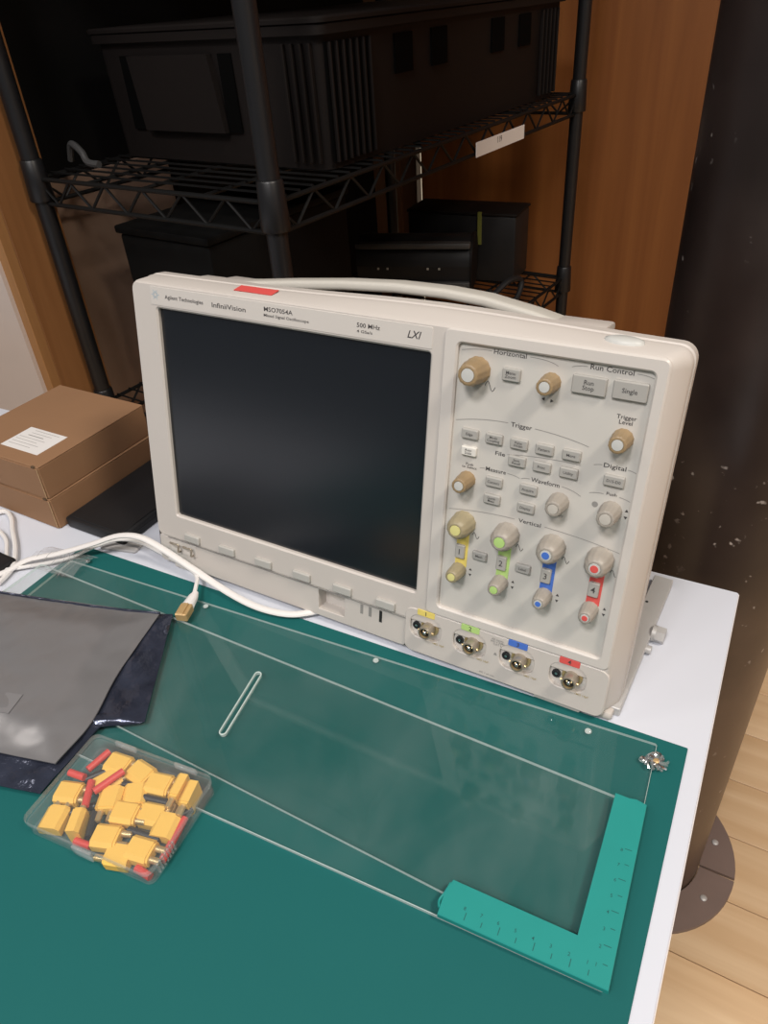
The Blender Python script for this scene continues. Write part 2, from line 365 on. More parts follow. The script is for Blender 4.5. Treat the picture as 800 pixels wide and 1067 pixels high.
o = MB().box(-613, 414, FLOOR, -605, 690, 232, 1, 1).build('brown_board', 'brown', smooth=0); tag(o, 'dim brown board standing behind the left shelf post', 'board')
# white partition with its wooden frame at the far left
o = MB().box(-1500, 293, FLOOR, -597, 320, 1900).build('wall_partition', 'wallwhite', smooth=0); tag(o, 'white partition panel at the left edge', kind='structure')
o = MB().box(-604, 318, FLOOR, -580, 412, 1900, 1.0, 1).build('trim_1', 'wood_jamb_shaded', smooth=0); tag(o, 'orange wood jamb between the white partition and the black shelf post', kind='structure')
MB().box(-606, 300, FLOOR, -580, 318, 1900, 1.0, 1).build('jamb_face', 'wood_jamb_lit', o, 0)
o = MB().box(2970, -2600, FLOOR, 3000, 1450, 1900).build('wall_right', 'wallwhite', smooth=0); tag(o, 'white wall at the far right of the room', kind='structure')

# round steel pillar
pil = empty('pillar', (434, 387, FLOOR)); tag(pil, 'dark brown painted round steel pillar with chipped paint behind the table', 'pillar')
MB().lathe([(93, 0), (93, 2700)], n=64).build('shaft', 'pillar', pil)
for sgn in (0, 1):
    q = MB(); a0 = R(1.0 + 180 * sgn); n = 30; ins = []; outr = []
    for k in range(n + 1):
        a = a0 + R(178.0) * k / n; ins.append((95 * math.cos(a), 95 * math.sin(a))); outr.append((147 * math.cos(a), 147 * math.sin(a)))
    ring = outr + list(reversed(ins))
    q.rings([[(x, y, 0) for x, y in ring], [(x, y, 5) for x, y in ring], [(x * 0.995, y * 0.995, 6.5) for x, y in ring]])
    fl = q.build('flange', 'flange', pil, 30)
    for k in range(3):
        a = R(25 + 65 * k + 180 * sgn); MB().lathe([(5, 6), (5, 8.2), (3.5, 9.2), (0.3, 9.4)], (121 * math.cos(a), 121 * math.sin(a), 0), 14).build('screw_head', 'alu', fl)

# ------------------------------------------------------------------ table
tr = R(1.6); tc_, ts_ = math.cos(tr), math.sin(tr)
tbl = empty('work_table', (468.5, 178.2, FLOOR), (0, 0, tr)); tag(tbl, 'white laminate work table under the green mat', 'table')
MB().plate((-1250, -850, 0, 0, 2), [], 740 - 22, 740, 0.5).build('tabletop', 'table', tbl, 0)
MB().box(-1.0, -850, 720, 0.6, -1, 738.8).build('edge_band', 'edgeband', tbl, 0)
for x, y in ((-60, -60), (-1190, -60), (-60, -790), (-1190, -790)): MB().box(x - 20, y - 20, 0, x + 20, y + 20, 718, 2).build('leg', 'table', tbl, 0)

# ------------------------------------------------------------------ desk mat and acrylic
mr_ = R(1.88)
o = MB().plate((-585, -650, 0, 0, 1), [], 0.1, 1.5, 0.3).build('desk_mat', 'mat', smooth=0, loc=(461.4, -4.5, 0)); o.rotation_euler[2] = mr_
tag(o, 'dark teal green desk mat covering the white table', 'mat')
def sheet(name, rect, holes, z0, z1, mats, loc, rz):
    q = MB(); q.plate(rect, holes, z0, z1, 0.35)
    for f in q.bm.faces:
        f.normal_update()
        f.material_index = 0 if abs(f.normal.z) > 0.9 else 1
    o = q.build(name, mats, smooth=0, loc=loc); o.rotation_euler[2] = rz; return o
Aang = R(3.69)
o = sheet('acrylic_sheet', (-556, -170, 0, 0, 2), [], 1.6, 4.4, ['acrylic', 'acryledge'], (442, -12.5, 0), Aang)
tag(o, 'larger clear acrylic sheet flat on the mat in front of the oscilloscope', 'acrylic sheet')
# upper sheet carries the narrow slot: the slot is cut as a slanted round-ended hole
def upper_sheet():
    q = MB(); bm = q.bm; z0, z1 = 4.5, 7.3
    x0, y0, x1, y1 = -132, -175.5, 446, -67.5
    outer = rrect(x0, y0, x1, y1, 2)
    a, c = Vector((150.3, -88)), Vector((160.8, -144)); d = (c - a).normalized(); nn = Vector((-d.y, d.x)); r = 2.6; hole = []
    for k in range(9): t = -math.pi / 2 + math.pi * k / 8; hole.append(c + d * r * math.cos(t) + nn * r * math.sin(t))
    for k in range(9): t = math.pi / 2 + math.pi * k / 8; hole.append(a + d * r * math.cos(t) + nn * r * math.sin(t))
    es = {z0: [], z1: []}
    for loop in (outer, [(h.x, h.y) for h in hole]):
        A = [bm.verts.new((x, y, z0)) for x, y in loop]; B = [bm.verts.new((x, y, z1)) for x, y in loop]; n = len(A)
        for k in range(n): bm.faces.new((A[k], A[(k + 1) % n], B[(k + 1) % n], B[k])).material_index = 1
        es[z0] += [bm.edges.get((A[k], A[(k + 1) % n])) for k in range(n)]; es[z1] += [bm.edges.get((B[k], B[(k + 1) % n])) for k in range(n)]
    for z in es: bmesh.ops.triangle_fill(bm, use_beauty=True, edges=es[z], normal=(0, 0, 1))
    o = q.build('acrylic_cover', ['acrylic2', 'acryledge'], smooth=0)
    MB().tube([(*(Vector((0, 0)) + h), 7.4) for h in (hole + hole[:1])], 0.55, 6, 1).build('slot_rim', 'acryledge', o)
    return o
tag(upper_sheet(), 'narrower clear acrylic sheet with a slanted slot, lying on the larger sheet', 'acrylic sheet')
# little clear feet / screws along the back edge of the lower sheet
for (x, y), lab in zip(((-95, -42.5), (56, -42), (226, -31.5), (396.5, -23.5), (436, -30)),
        ('small screw at the left end of the acrylic sheet by the white cables', 'small clear screw in the acrylic sheet beside the cable plug', 'small clear screw in the acrylic sheet in front of the first input socket',
         'small clear screw in the acrylic sheet below the fourth input socket', 'small clear screw beside the crumpled rosette at the sheet corner')):
    r = empty('sheet_screw', (x, y, 4.4)); tag(r, lab, 'screw', 'screws along the acrylic edge')
    MB().lathe([(2.2, 0), (2.3, 0.4), (2.0, 1.3), (1.1, 1.8), (0.2, 1.9)], n=16).build('screw_head', 'steel' if x in (-95, 436) else 'film', r)
    MB().lathe([(2.4, 0.0), (2.4, 0.3), (1.9, 0.35)], n=16).build('washer', 'acryledge', r)
r = empty('plastic_rosette', (444.5, -29, 4.4)); tag(r, 'small shiny crumpled rosette on the back right corner of the acrylic sheet', 'rosette')
for k in range(15):
    a = 2 * math.pi * k / 15; rr = 4.4 + random.random() * 1.8
    MB().tube([(0.8 * math.cos(a), 0.8 * math.sin(a), 1.5), (rr * math.cos(a), rr * math.sin(a), 2.5 + random.random() * 2), (rr * 1.35 * math.cos(a + .5), rr * 1.35 * math.sin(a + .5), 0.9)], 1.0, 6, 4).build('petal', 'steel' if k % 2 else 'film', r)
MB().lathe([(2.2, 0), (2.2, 3.0), (1.2, 3.6), (0.2, 3.7)], n=12).build('core', 'plug', r)

# green L shaped corner ruler
o_ = Vector((453, -182.5)); ra = R(3.8); ex = Vector((math.cos(ra), math.sin(ra))); ey = Vector((-math.sin(ra), math.cos(ra)))
rul = empty('corner_ruler', (o_.x, o_.y, 7.4), (0, 0, ra)); tag(rul, 'green L shaped corner ruler lying on the acrylic corner', 'ruler')
Lp = [(1.6, -1.8), (1.6, 115), (-5, 116.5), (-9, 115.6), (-18, 116), (-19.5, 19), (-94, 20.5), (-96, 12), (-95.2, -1.4)]
q = MB(); q.rings([[(x, y, 0) for x, y in Lp], [(x, y, 3.4) for x, y in Lp], [(x * 0.994 - 0.3, y * 0.994 + 0.35, 3.9) for x, y in Lp]])
q.build('blade', 'ruler', rul, 0)
q = MB()
for k in range(1, 9): q.strip([(-k * 10, 1.2), (-k * 10, 4.2 if k % 2 else 5.8)], 0.45, 4.0); q.text(str(k), -k * 10 - 1.6, 7.6, 4.0, 3.0)
for k in range(1, 9): q.strip([(-1.4, k * 10), (-4.0 if k % 2 else -5.6, k * 10)], 0.45, 4.0); q.text(str(k), -7.2, k * 10 - 1.6, 4.0, 3.0)
q.build('scale_marks', 'rulermark', rul, 0, recalc=False)['label'] = 'worn dark scale marks'
MB().tube([(-95.6, 3, 2.6), (-97.2, 7, 2.0), (-95.6, 12, 3.0), (-94.6, 19, 2.4)], 0.9, 6).build('peeling_edge', 'ruler', rul)

# ------------------------------------------------------------------ oscilloscope (local axes: x along the front, y up the front, z out of the front)
TILT = R(11.4235); OX, OY = 190.0, -62.0
sx = empty('oscilloscope', (190, OY * math.sin(TILT), 60.67 + OY * math.cos(TILT)), (R(90) - TILT, 0, 0))
tag(sx, 'beige bench oscilloscope with a dark screen and a knob panel, tilted back on the table', 'oscilloscope')
OFF = (OX, OY, 0)
def S(mb, name, m, parent=sx, smooth=35, recalc=True): return mb.build(name, m, parent, smooth, off=OFF, recalc=recalc)
def crown(u): return 4.5 * math.exp(-((u - 245) / 105.0) ** 2)
def ring(x0, y0, x1, y1, r, wz, cr=0.0):
    """rounded outline with extra points along the top so that it can be crowned"""
    pts = rrect(x0, y0, x1, y1, r, 6); out = []
    for i, p in enumerate(pts):
        out.append(p)
        if i == 6:
            nx = pts[7]
            for k in range(1, 16): t = k / 16; out.append((p[0] + (nx[0] - p[0]) * t, p[1] + (nx[1] - p[1]) * t))
    return [(x, y + (cr * crown(x) if y > 150 else 0), wz) for x, y in out]
hs = MB(); hs.rings([ring(-26.5, -54, 401, 206.5, 7, -1.6), ring(-27.6, -55, 402.5, 207.6, 8, -3.2, .1), ring(-29, -56, 408.6, 209.2, 10, -16, .7), ring(-29.4, -56.2, 409.4, 209.8, 10, -18, .8), ring(-29.4, -55.5, 409.4, 210, 10, -21.5, .85), ring(-28.6, -54.5, 408.4, 209.2, 9.5, -22.3, .85), ring(-28.6, -54.2, 408.4, 209.4, 9.5, -23.2, .88), ring(-29.6, -54.5, 410, 210.6, 10, -24, .9), ring(-29.6, -53.5, 410, 210.8, 10, -33, 1), ring(-27, -50, 406, 208.5, 10, -37, 1),
    ring(-14, -46, 394, 198, 14, -40, .9), ring(-8, -36, 388, 190, 16, -110), ring(0, -28, 380, 178, 18, -140)], cap0=False)
S(hs, 'housing', 'bezel', smooth=28)
# front frame: screen opening and panel opening, stepped back below the soft keys
S(MB().plate((-26.5, -26, 401, 206.8, 7), [(0, 0, 248, 187.5, 2), (267.8, -5, 392.7, 197.4, 3)], -8, 0, 1.2, 1.4), 'front_frame', 'bezel')
S(MB().plate((-26.5, -54.5, 241, -26.4, 3), [(156.5, -47.2, 182.5, -27.6, 1)], -14, -1.3, 0.8, 0.4), 'lower_panel', 'bezel')
S(MB().box(155.5, -48, -16, 183.5, -27, -13), 'storage_port_recess', 'bezel_lip', smooth=0)
S(MB().box(168, -34.6, -13.2, 184, -31.6, -12.6), 'storage_port', 'hole', smooth=0)
for k, u in enumerate((199.5, 207.5, 217.5)):
    S(MB().box(u - 1.3, -37.5 + (2 if k == 2 else 0) * -1, -1.5, u + 1.3, -28.5, -1.05), 'jack_slot', 'inkgrey' if k < 2 else 'hole', smooth=0)
S(MB().plate((257.5, -13.5, 400.5, 206.2, 5), [(267.8, -5, 392.7, 197.4, 3)], -1, 1.3, 1.2, 1.2), 'panel_frame', 'bezel_lip')
S(MB().plate((240.5, -54.8, 402.5, -13.8, 7), [(u - 16.5, -40, u + 10.5, -19.2, 8) for u in (261.8, 299.3, 337.4, 376.3)], -9, 0.6, 0.9, 0.5), 'input_panel', 'bezel')
S(MB().box(242, -53, -6.5, 401, -15, -2.4), 'input_panel_backing', 'bezel_lip', smooth=0)
# screen
scr = S(MB().box(-2, -2, -7.5, 250, 190, -4.0), 'screen', 'screen', smooth=0); scr['label'] = 'dark switched-off display'
# logo strip
lg = S(MB().plate((-5.5, 189.9, 249, 204.6, 1.2), [], -0.5, 0.35, 0.25), 'name_strip', 'bezel_lip')
Z = 0.5
for a in (('Agilent Technologies', 30.6, 197.4, Z, 4.2, 40), ('InfiniiVision', 75.8, 196.9, Z, 5.2, 33), ('MSO7054A', 122.6, 199.8, Z, 4.6, 26), ('Mixed Signal Oscilloscope', 129.7, 195.4, Z, 3.0, 40.5), ('500 MHz', 199.6, 198.6, Z, 4.4, 18.5), ('4 GSa/s', 196.8, 194.4, Z, 2.7, 12.6), ('LXI', 234.8, 197.6, Z, 7.2, 10.5, 0.3)):
    t = MB(); t.text(*a); S(t, 'lettering', 'ink', lg, 0, False)
t = MB()
for k in range(12):
    a = 2 * math.pi * k / 12; r1 = 4.2 if k % 2 == 0 else 3.0
    t.strip([(0.2 + 1.3 * math.cos(a), 198.2 + 1.3 * math.sin(a)), (0.2 + r1 * math.cos(a), 198.2 + r1 * math.sin(a))], 0.55, Z)
S(t, 'spark_emblem', 'inkblue', lg, 0, False)
# control panel
PW = -2.2
cp = S(MB().box(265, -8, -8, 396, 200, PW), 'control_panel', 'panel', smooth=0)
Z = PW + 0.15; t = MB()
def arc(t, a, m_, c, w_=0.4):
    P = []
    for k in range(15):
        s_ = k / 14; P.append(((1 - s_) ** 2 * a[0] + 2 * s_ * (1 - s_) * m_[0] + s_ * s_ * c[0], (1 - s_) ** 2 * a[1] + 2 * s_ * (1 - s_) * m_[1] + s_ * s_ * c[1]))
    t.strip(P, w_, Z)
for a in (((269.5, 192.4), (280, 195), (290.5, 194.6)), ((316, 194.6), (330, 194.5), (334.5, 191.5)), ((343, 192.5), (347, 194.3), (352.5, 194.2)), ((382, 194.4), (388, 194.4), (392, 193)),
          ((269.5, 144.4), (288, 149.4), (306.5, 149.4)), ((325, 149), (346, 148), (361, 144.2)), ((308.5, 127.5), (330, 131.5), (358, 131)), ((269.5, 77.4), (294, 82.2), (319, 82.2)), ((340.5, 82), (370, 81), (392, 76.8)),
          ((290, 113.6), (292, 114.2), (294, 114.2)), ((310, 114.2), (316, 114), (319, 112.6)), ((320, 112.8), (323, 114), (326, 114)), ((348, 113.8), (356, 113), (361, 110)), ((366, 133.4), (369, 134.5), (371, 134.5)), ((387, 134.5), (390, 134.4), (393, 133)), ((366, 114), (370, 115.5), (375, 115.5)), ((385, 115.5), (389, 115), (392, 113.8))):
    t = MB(); arc(t, *a); S(t, 'section_line', 'inkgrey', cp, 0, False)
for s_, u, v, sz, wd in (('Horizontal', 302.8, 194.4, 4.4, 22), ('Trigger', 315.8, 148.8, 4.4, 14.5), ('File', 303.4, 126.8, 4.0, 7), ('Measure', 301.6, 114.2, 4.2, 14.5), ('Waveform', 336.8, 113.8, 4.4, 19.5), ('Vertical', 330, 82.1, 4.2, 16),
        ('Run Control', 367.2, 194.4, 4.6, 26), ('Trigger\nLevel', 380.5, 165.6, 3.8, 12), ('Digital', 379, 134.6, 4.2, 14), ('Push\nto Select', 282.3, 113.4, 2.6, 11), ('Push', 380, 116.2, 3.0, 6.5)):
    t = MB(); t.text(s_, u, v, Z, sz, wd); o = S(t, 'lettering', 'ink', cp, 0, False)
def tri(t, x, y, s_, up): 
    d = 1 if up == 'u' else -1
    if up in 'ud': t.poly([(x - s_, y - d * s_ * .8), (x + s_, y - d * s_ * .8), (x, y + d * s_ * .9)], Z)
    else:
        d = 1 if up == 'r' else -1; t.poly([(x - d * s_ * .8, y - s_), (x - d * s_ * .8, y + s_), (x + d * s_ * .9, y)], Z)
def wavelet(t, x, y, s_): t.strip([(x + s_ * k / 8 * 2 - s_, y + s_ * .9 * math.sin(k / 8 * 2 * math.pi)) for k in range(9)], 0.45, Z)
def one(fn, *args, m='ink', name='symbol'):
    t = MB(); fn(t, *args); S(t, name, m, cp, 0, False)
one(wavelet, 291.5, 171.5, 3.6); one(wavelet, 272.5, 172.5, 1.7)
one(tri, 327.8, 169.6, 1.2, 'l'); one(tri, 333.6, 169.2, 1.2, 'r')
for u in (282.5, 315.5, 348.4, 381.2): one(wavelet, u + 9.5, 61.5, 2.6); one(tri, u + 8.0, 33.2, 1.2, 'u'); one(tri, u + 8.0, 28.4, 1.2, 'd')
one(tri, 391, 107.5, 1.2, 'u'); one(tri, 391, 102.5, 1.2, 'd')
one(lambda t: t.poly([(370.8 + 2 * math.cos(2 * math.pi * k / 16), 107 + 2 * math.sin(2 * math.pi * k / 16)) for k in range(16)], Z), m='inkgrey')
for u in (282.5, 315.5, 348.4, 381.2): one(lambda t: t.text('Push', u - 1.5, 19.5, Z, 2.4), m='panel_ink', name='faint_lettering')
one(lambda t: t.text('intensity', 347.5, 93.3, Z, 2.6), m='inkgrey', name='faint_lettering')
# coloured links between the channel knobs
for u, c in zip((282.5, 314.8, 347.6, 380.6), ('yellow', 'green', 'blue', 'red')):
    S(MB().plate((u - 4.6, 33, u + 4.6, 66, 1.5), [], PW - 0.2, PW + 0.3, 0.1), 'channel_stripe', c, cp, 0)['label'] = c + ' channel stripe'
# buttons
btn_mesh = {}
def button(u, v, w_, h_, text, m='button', depth=3.0, name='button', tsz=2.6, face=PW):
    key = (w_, h_, m, depth)
    if key not in btn_mesh:
        q = MB(); q.plate((-w_ / 2, -h_ / 2, w_ / 2, h_ / 2, 1.0), [], 0, depth, 0.7); btn_mesh[key] = q.mesh(name, m)
    o = inst(name, btn_mesh[key], sx, (u - OX, v - OY, face))
    if text:
        t = MB(); nl = text.count('\n'); t.text(text, 0, 0, depth + 0.12, tsz); t.build('lettering', 'ink', o, 0, recalc=False)
    return o
def tw(s): return 2.7 if '\n' not in s else 2.45
for u, s_ in zip((281.2, 298.6, 316.1, 333.6, 351.4), ('Edge', 'Mode\nCoupling', 'Pulse\nWidth', 'Pattern', 'More')): button(u, 137, 12, 7, s_, tsz=tw(s_))
button(281.5, 124.6, 11, 6.6, 'Auto\nScale', 'button_white', tsz=2.5)
for u, s_ in zip((316.1, 333.4, 351.3), ('Save\nRecall', 'Print', 'Utility')): button(u, 124.8, 12, 7, s_, tsz=tw(s_))
button(301.8, 106.4, 12, 7, 'Cursors', tsz=2.6); button(301.6, 93.4, 12, 7, 'Quick\nMeas', tsz=2.45)
button(326.4, 106.8, 12, 7, 'Acquire', tsz=2.6); button(326.2, 93.3, 12, 7, 'Display', tsz=2.6)
button(380.2, 126, 13, 7.2, 'D15-D0', tsz=2.7); button(305.6, 181.8, 12, 8.4, 'Menu\nZoom', tsz=3.0)
button(355.4, 183.4, 21, 11.5, 'Run\nStop', tsz=4.0); button(380, 184, 20.5, 11.5, 'Single', tsz=4.0)
button(297, 47, 11, 6.4, 'Math', tsz=2.7); button(329.9, 46.8, 11, 6.4, 'Label', tsz=2.7)
for u, s_ in zip((281.6, 313.8, 346.6, 380), '1234'): button(u, 46.4, 7.2, 11, s_, tsz=6.4)
for k in range(6): button(18.2 + 40.9 * k, -19.2, 17.5, 7.4, None, 'softkey', 3.4, 'soft_key', face=-0.4)
S(MB().box(-14, -26.6, -0.4, 240, -25.9, 0.25), 'seam', 'inkgrey', smooth=0)
# knobs
def knob(u, v, r, h, m, capm, cr, dot=None):
    q = MB(); q.lathe([(r * 1.04, 0), (r * 1.04, 0.8), (r, 1.2), (r * 0.97, h * 0.55), (r * 0.88, h * 0.80), (cr * 1.5, h * 0.97), (cr * 1.32, h), (cr * 1.08, h), (cr * 1.0, h - 0.5), (0.05, h - 0.5)], n=48, flute=12, fd=0.045)
    o = q.build('knob', m, sx, 40, loc=(u - OX, v - OY, PW))
    MB().lathe([(cr * 0.98, h - 0.6), (cr * 0.92, h + 0.05), (0.05, h + 0.25)], n=24).build('knob_cap', capm, o)
    if dot: MB().lathe([(cr * 0.66, h - 0.2), (cr * 0.64, h + 0.36), (0.05, h + 0.42)], n=20).build('colour_dot', dot, o)
    return o
knob(281.8, 180.8, 8.9, 17, 'knob_tan', 'cap_white', 4.6)
knob(331.4, 180.8, 6.3, 14, 'knob_tan', 'cap_white', 3.6)
knob(380.4, 153.6, 6.6, 14, 'knob_tan', 'cap_white', 3.7)
knob(281.4, 103, 6.2, 15, 'knob_tan', 'cap_white', 3.5)
knob(347.6, 102.6, 6.8, 14, 'knob_grey', 'cap_grey', 3.6)
knob(381.4, 104.8, 7.0, 15, 'knob_grey', 'cap_grey', 3.9)
for u, m, cpm, dot in zip((282.5, 315.5, 348.4, 381), ('knob_olive', 'knob_grey', 'knob_grey', 'knob_grey'), ('cap_yellow', 'green', 'cap_white', 'cap_white'), (None, None, 'blue', 'red')):
    knob(u - .4, 69.4, 9.0, 16, m, cpm, 4.1, dot)
    knob(u - 1.2, 30.2, 5.9, 14, m, cpm, 3.1, dot)
# BNC inputs
for u, c, n_ in zip((261.8, 299.3, 337.4, 376.3), ('yellow', 'green', 'blue', 'red'), '1234'):
    o = S(MB().plate((u - 10.5, -18.6, u + 4.5, -13.2, 1.0), [], 0.4, 1.0, 0.2), 'channel_tag', c, smooth=0); o['label'] = c + ' channel number tag'
    t = MB(); t.text(n_, u - 3, -15.9, 1.1, 5.2); S(t, 'lettering', 'ink', o, 0, False)
    bn = MB().lathe([(7.6, -2.6), (7.6, -0.9), (7.0, -0.3), (6.2, -0.3), (5.9, -0.9), (5.2, -0.9), (5.2, 8.6), (4.9, 9.0), (4.2, 9.0), (4.0, 8.4), (4.0, 3.0), (0.1, 2.9)], n=32).build('input_socket', 'gold', sx, 40, loc=(u - OX, -28.4 - OY, 0))
    MB().lathe([(5.35, -0.6), (5.35, 8.5), (5.0, 9.15), (4.1, 9.15), (4.0, 8.6)], n=32, cap=False).build('socket_sleeve', 'nickel', bn, 40)
    MB().lathe([(4.0, 3.0), (3.9, 6.6), (2.3, 6.8), (2.2, 4.0), (0.1, 3.9)], n=24).build('insulator', 'hole', bn)
    MB().lathe([(1.5, 3.0), (1.5, 8.2), (1.0, 8.7), (0.05, 8.7)], n=14).build('centre_pin', 'steel', bn)
    q = MB(); q.cyl((-6.6, 0, 5.6), (6.6, 0, 5.6), 1.0, n=10); q.build('bayonet_lug', 'gold', bn)
    ps = MB().lathe([(3.3, -2.6), (3.3, -1.0), (2.2, -0.9), (2.1, -2.0), (0.1, -2.1)], n=20).build('probe_sense_ring', 'blacktube', sx, 40, loc=(u - 11.6 - OX, -30.4 - OY, 0))
    MB().lathe([(1.1, -2.4), (1.1, -0.8), (0.05, -0.6)], n=12).build('pin', 'steel', ps)
    t = MB(); t.text('1M\u03a9 14pF', u + 9, -40.5, 0.75, 2.4); S(t, 'input_lettering', 'inkgold', sx, 0, False)
t = MB(); t.text('All inputs\n300 V RMS\nCAT I', 318.6, -19.8, 0.75, 2.5); t.poly([(316.5, -31.5), (319.5, -31.5), (318, -28.8)], 0.75); t.text('400 V pk max', 313, -51, 0.75, 2.2)
S(t, 'warning_lettering', 'inkgrey', sx, 0, False)
# probe compensation lugs
for u in (-3.5, 12.5):
    S(MB().tube([(u - 5, -33, -1.2), (u - 5, -29.5, 3.5), (u, -28.6, 5.5), (u + 5, -29.5, 3.5), (u + 5, -36, 4), (u + 3, -38.5, -1.2)], 0.95, 8), 'probe_terminal', 'nickel')
S(MB().plate((-12, -40, 20, -27.4, 2), [], -1.6, -0.6, 0.3), 'terminal_plate', 'bezel_lip')
# handle, its mounts, sticker and cap on the top
hp = [(40, 204.5), (62, 206.5), (100, 211), (150, 216), (195, 218.8), (235, 219), (265, 217.2), (300, 211.6), (326, 206)]
rs = []
for i, (u, v) in enumerate(hp):
    d = (Vector(hp[min(i + 1, len(hp) - 1)]) - Vector(hp[max(i - 1, 0)])).normalized(); n = Vector((-d.y, d.x))
    rs.append([(u + n.x * y, v + n.y * y, -53 + x) for x, y in rrect(-11, -3.6, 11, 3.6, 2.8, 4)])
S(MB().rings(rs), 'handle', 'handle', smooth=60)
S(MB().box(30, 196, -64, 78, 209.5, -31, 3.5), 'handle_mount', 'bezel')
S(MB().box(316, 197, -64, 352, 211.6, -30, 2.0), 'handle_mount', 'bezel')
S(MB().box(2, 196, -60, 28, 208, -32, 3), 'top_bump', 'bezel')
q = MB(); q.lathe([(12, 0), (11, 2.4), (8, 3.4), (0.1, 3.6)], n=28)
o = q.build('oval_cap', 'cap_white', sx, 50, loc=(369 - OX, 208.6 - OY, -14)); o.scale = (1.05, 0.55, 1.0); o.rotation_euler = (R(-90 + 9), 0, 0)
q = MB(); q.box(66, 0, 0, 102, 10, 0.4)
o = q.build('red_sticker', 'red', sx, 0, off=(66, 0, 0), loc=(66 - OX + 9, 208.6 - OY, -7.5)); o.rotation_euler = (R(-90 + 14), 0, 0)
for u in (350, -12): S(MB().box(u, -59.4, -13, u + 36, -52, -2.5, 1.6), 'front_foot', 'bezel_lip')
S(MB().box(393, -58.6, -18, 408, -52, -5, 2.0), 'corner_foot', 'bezel')
S(MB().box(40, -34.6, -132, 80, -26, -110, 1.5), 'rear_foot', 'black')

# ------------------------------------------------------------------ aluminium bar and bolt beside the oscilloscope
br = empty('aluminium_bar', (405, 80, 0), (0, 0, R(-1.5))); tag(br, 'flat aluminium bar with a hex bolt on the table right of the oscilloscope', 'bar')
MB().box(-7, -78, 0.2, 9, 82, 8.5, 0.6, 1).build('bar', 'alu', br, 0)
MB().box(-6, 82.0, 1.2, 8, 82.3, 7.6).build('end_cut', 'hole', br, 0)
q = MB(); q.cyl((-4, 44, 8.4), (-4, 44, 8.7), 1.2, n=12); q.build('drill_hole', 'hole', br)
bo = MB(); bo.cyl((9, 12, 6.5), (12.0, 12, 6.5), 6.8, n=20); bo = bo.build('washer', 'alu', br)
q = MB(); q.cyl((12, 12, 6.5), (19, 12, 6.5), 6.8, n=6); q.build('bolt_head', 'alu', br, 20)
q = MB(); q.cyl((9, -6, 4.5), (13, -6, 4.5), 3.4, n=16); q.build('rivet', 'alu', br)

# ------------------------------------------------------------------ cardboard boxes
def carton(z0, z1, label, dx=0, rz=0.0, sticker=False):
    r = empty('cardboard_box', (-240 + dx, 61, z0), (0, 0, rz)); tag(r, label, 'box', 'stacked cardboard boxes')
    h = z1 - z0; x0, x1, y0, y1 = -68.5, 69, -73, 73.5
    MB().box(x0, y0, 0.2, x1, y1, h - 1.6, 0.8, 1).build('tray', 'card', r, 0)
    MB().box(x0 - .2, y0 - .2, h - 1.6, x1 + .2, y1 + .2, h, 0.7, 1).build('lid', 'card', r, 0)
    # tuck flaps on the front with slanted edges
    q = MB(); P = [(x0 + 1, 1.2), (x1 - 2.2, 1.2), (x1 - 0.6, h - 2), (x0 + 1, h - 2)]
    q.rings([[(x, y0, z) for x, z in P], [(x, y0 - 1.5, z) for x, z in P]]); q.build('tuck_flap', 'card', r, 0)
    q = MB(); q.tube([(x1 - 2.0, y0 - 1.4, 1.2), (x1 - 1.2, y0 - 1.4, h / 2), (x1 - 0.5, y0 - 1.4, h - 2)], 0.45, 5, 2); q.build('flap_edge', 'card_core', r)
    q = MB(); q.box(x1 - 9, y0 - 1.2, h - 2.6, x1 - 4, y0 + 1, h + 0.15); q.build('corner_tab', 'seam', r, 0)
    if sticker:
        lb = MB().box(-10, -56, h, 48, -16, h + 0.3).build('paper_label', 'paper', r, 0); lb['label'] = 'white printed address label'
        t = MB()
        for k in range(7):
            yy = -20 - k * 4.8
            t.strip([(2 if k < 3 else -6, yy), (40 - (k * 7) % 15, yy)], 1.1 if k == 2 else 0.55, h + 0.4)
        t.build('print', 'inkgrey', lb, 0, recalc=False)
    return r
carton(0.2, 37.5, 'brown cardboard box at the bottom of the stack of two left of the oscilloscope', 1.5, R(-0.8))
carton(37.6, 76, 'brown cardboard box with a white label on top of the stack of two', 0, 0, True)
o = empty('black_tray', (-122, 55, 0)); tag(o, 'flat black plastic case lying between the cardboard boxes and the oscilloscope', 'case')
MB().box(-44, -62, 0.2, 40, 88, 13, 2.5).build('body', 'black', o); MB().box(-40, -58, 13, 36, 84, 14, 0.4, 1).build('lid', 'black', o)
MB().box(-44.6, -60, 7.2, 40.6, 86, 7.9).build('seam', 'hole', o, 0)
o = empty('black_pouch', (-205, -115, 0)); tag(o, 'black pouch poking out at the left edge above the silver bag', 'pouch')
q = MB(); q.box(-50, -32, 0.2, 44, 42, 9, 3.5, 3); q.build('body', 'black', o)
MB().tube([(-48, 38, 8.6), (0, 41, 8.8), (42, 38, 8.6)], 0.9, 6).build('zip', 'blackmetal', o)
o = MB(); o.plate((-22, -11, 20, 10, 3), [], 0.2, 3, 0.8); o = o.build('grey_pad', 'padgrey', loc=(-86, -4, 0)); o.rotation_euler[2] = R(14); tag(o, 'small grey pad under the white cables', 'pad')

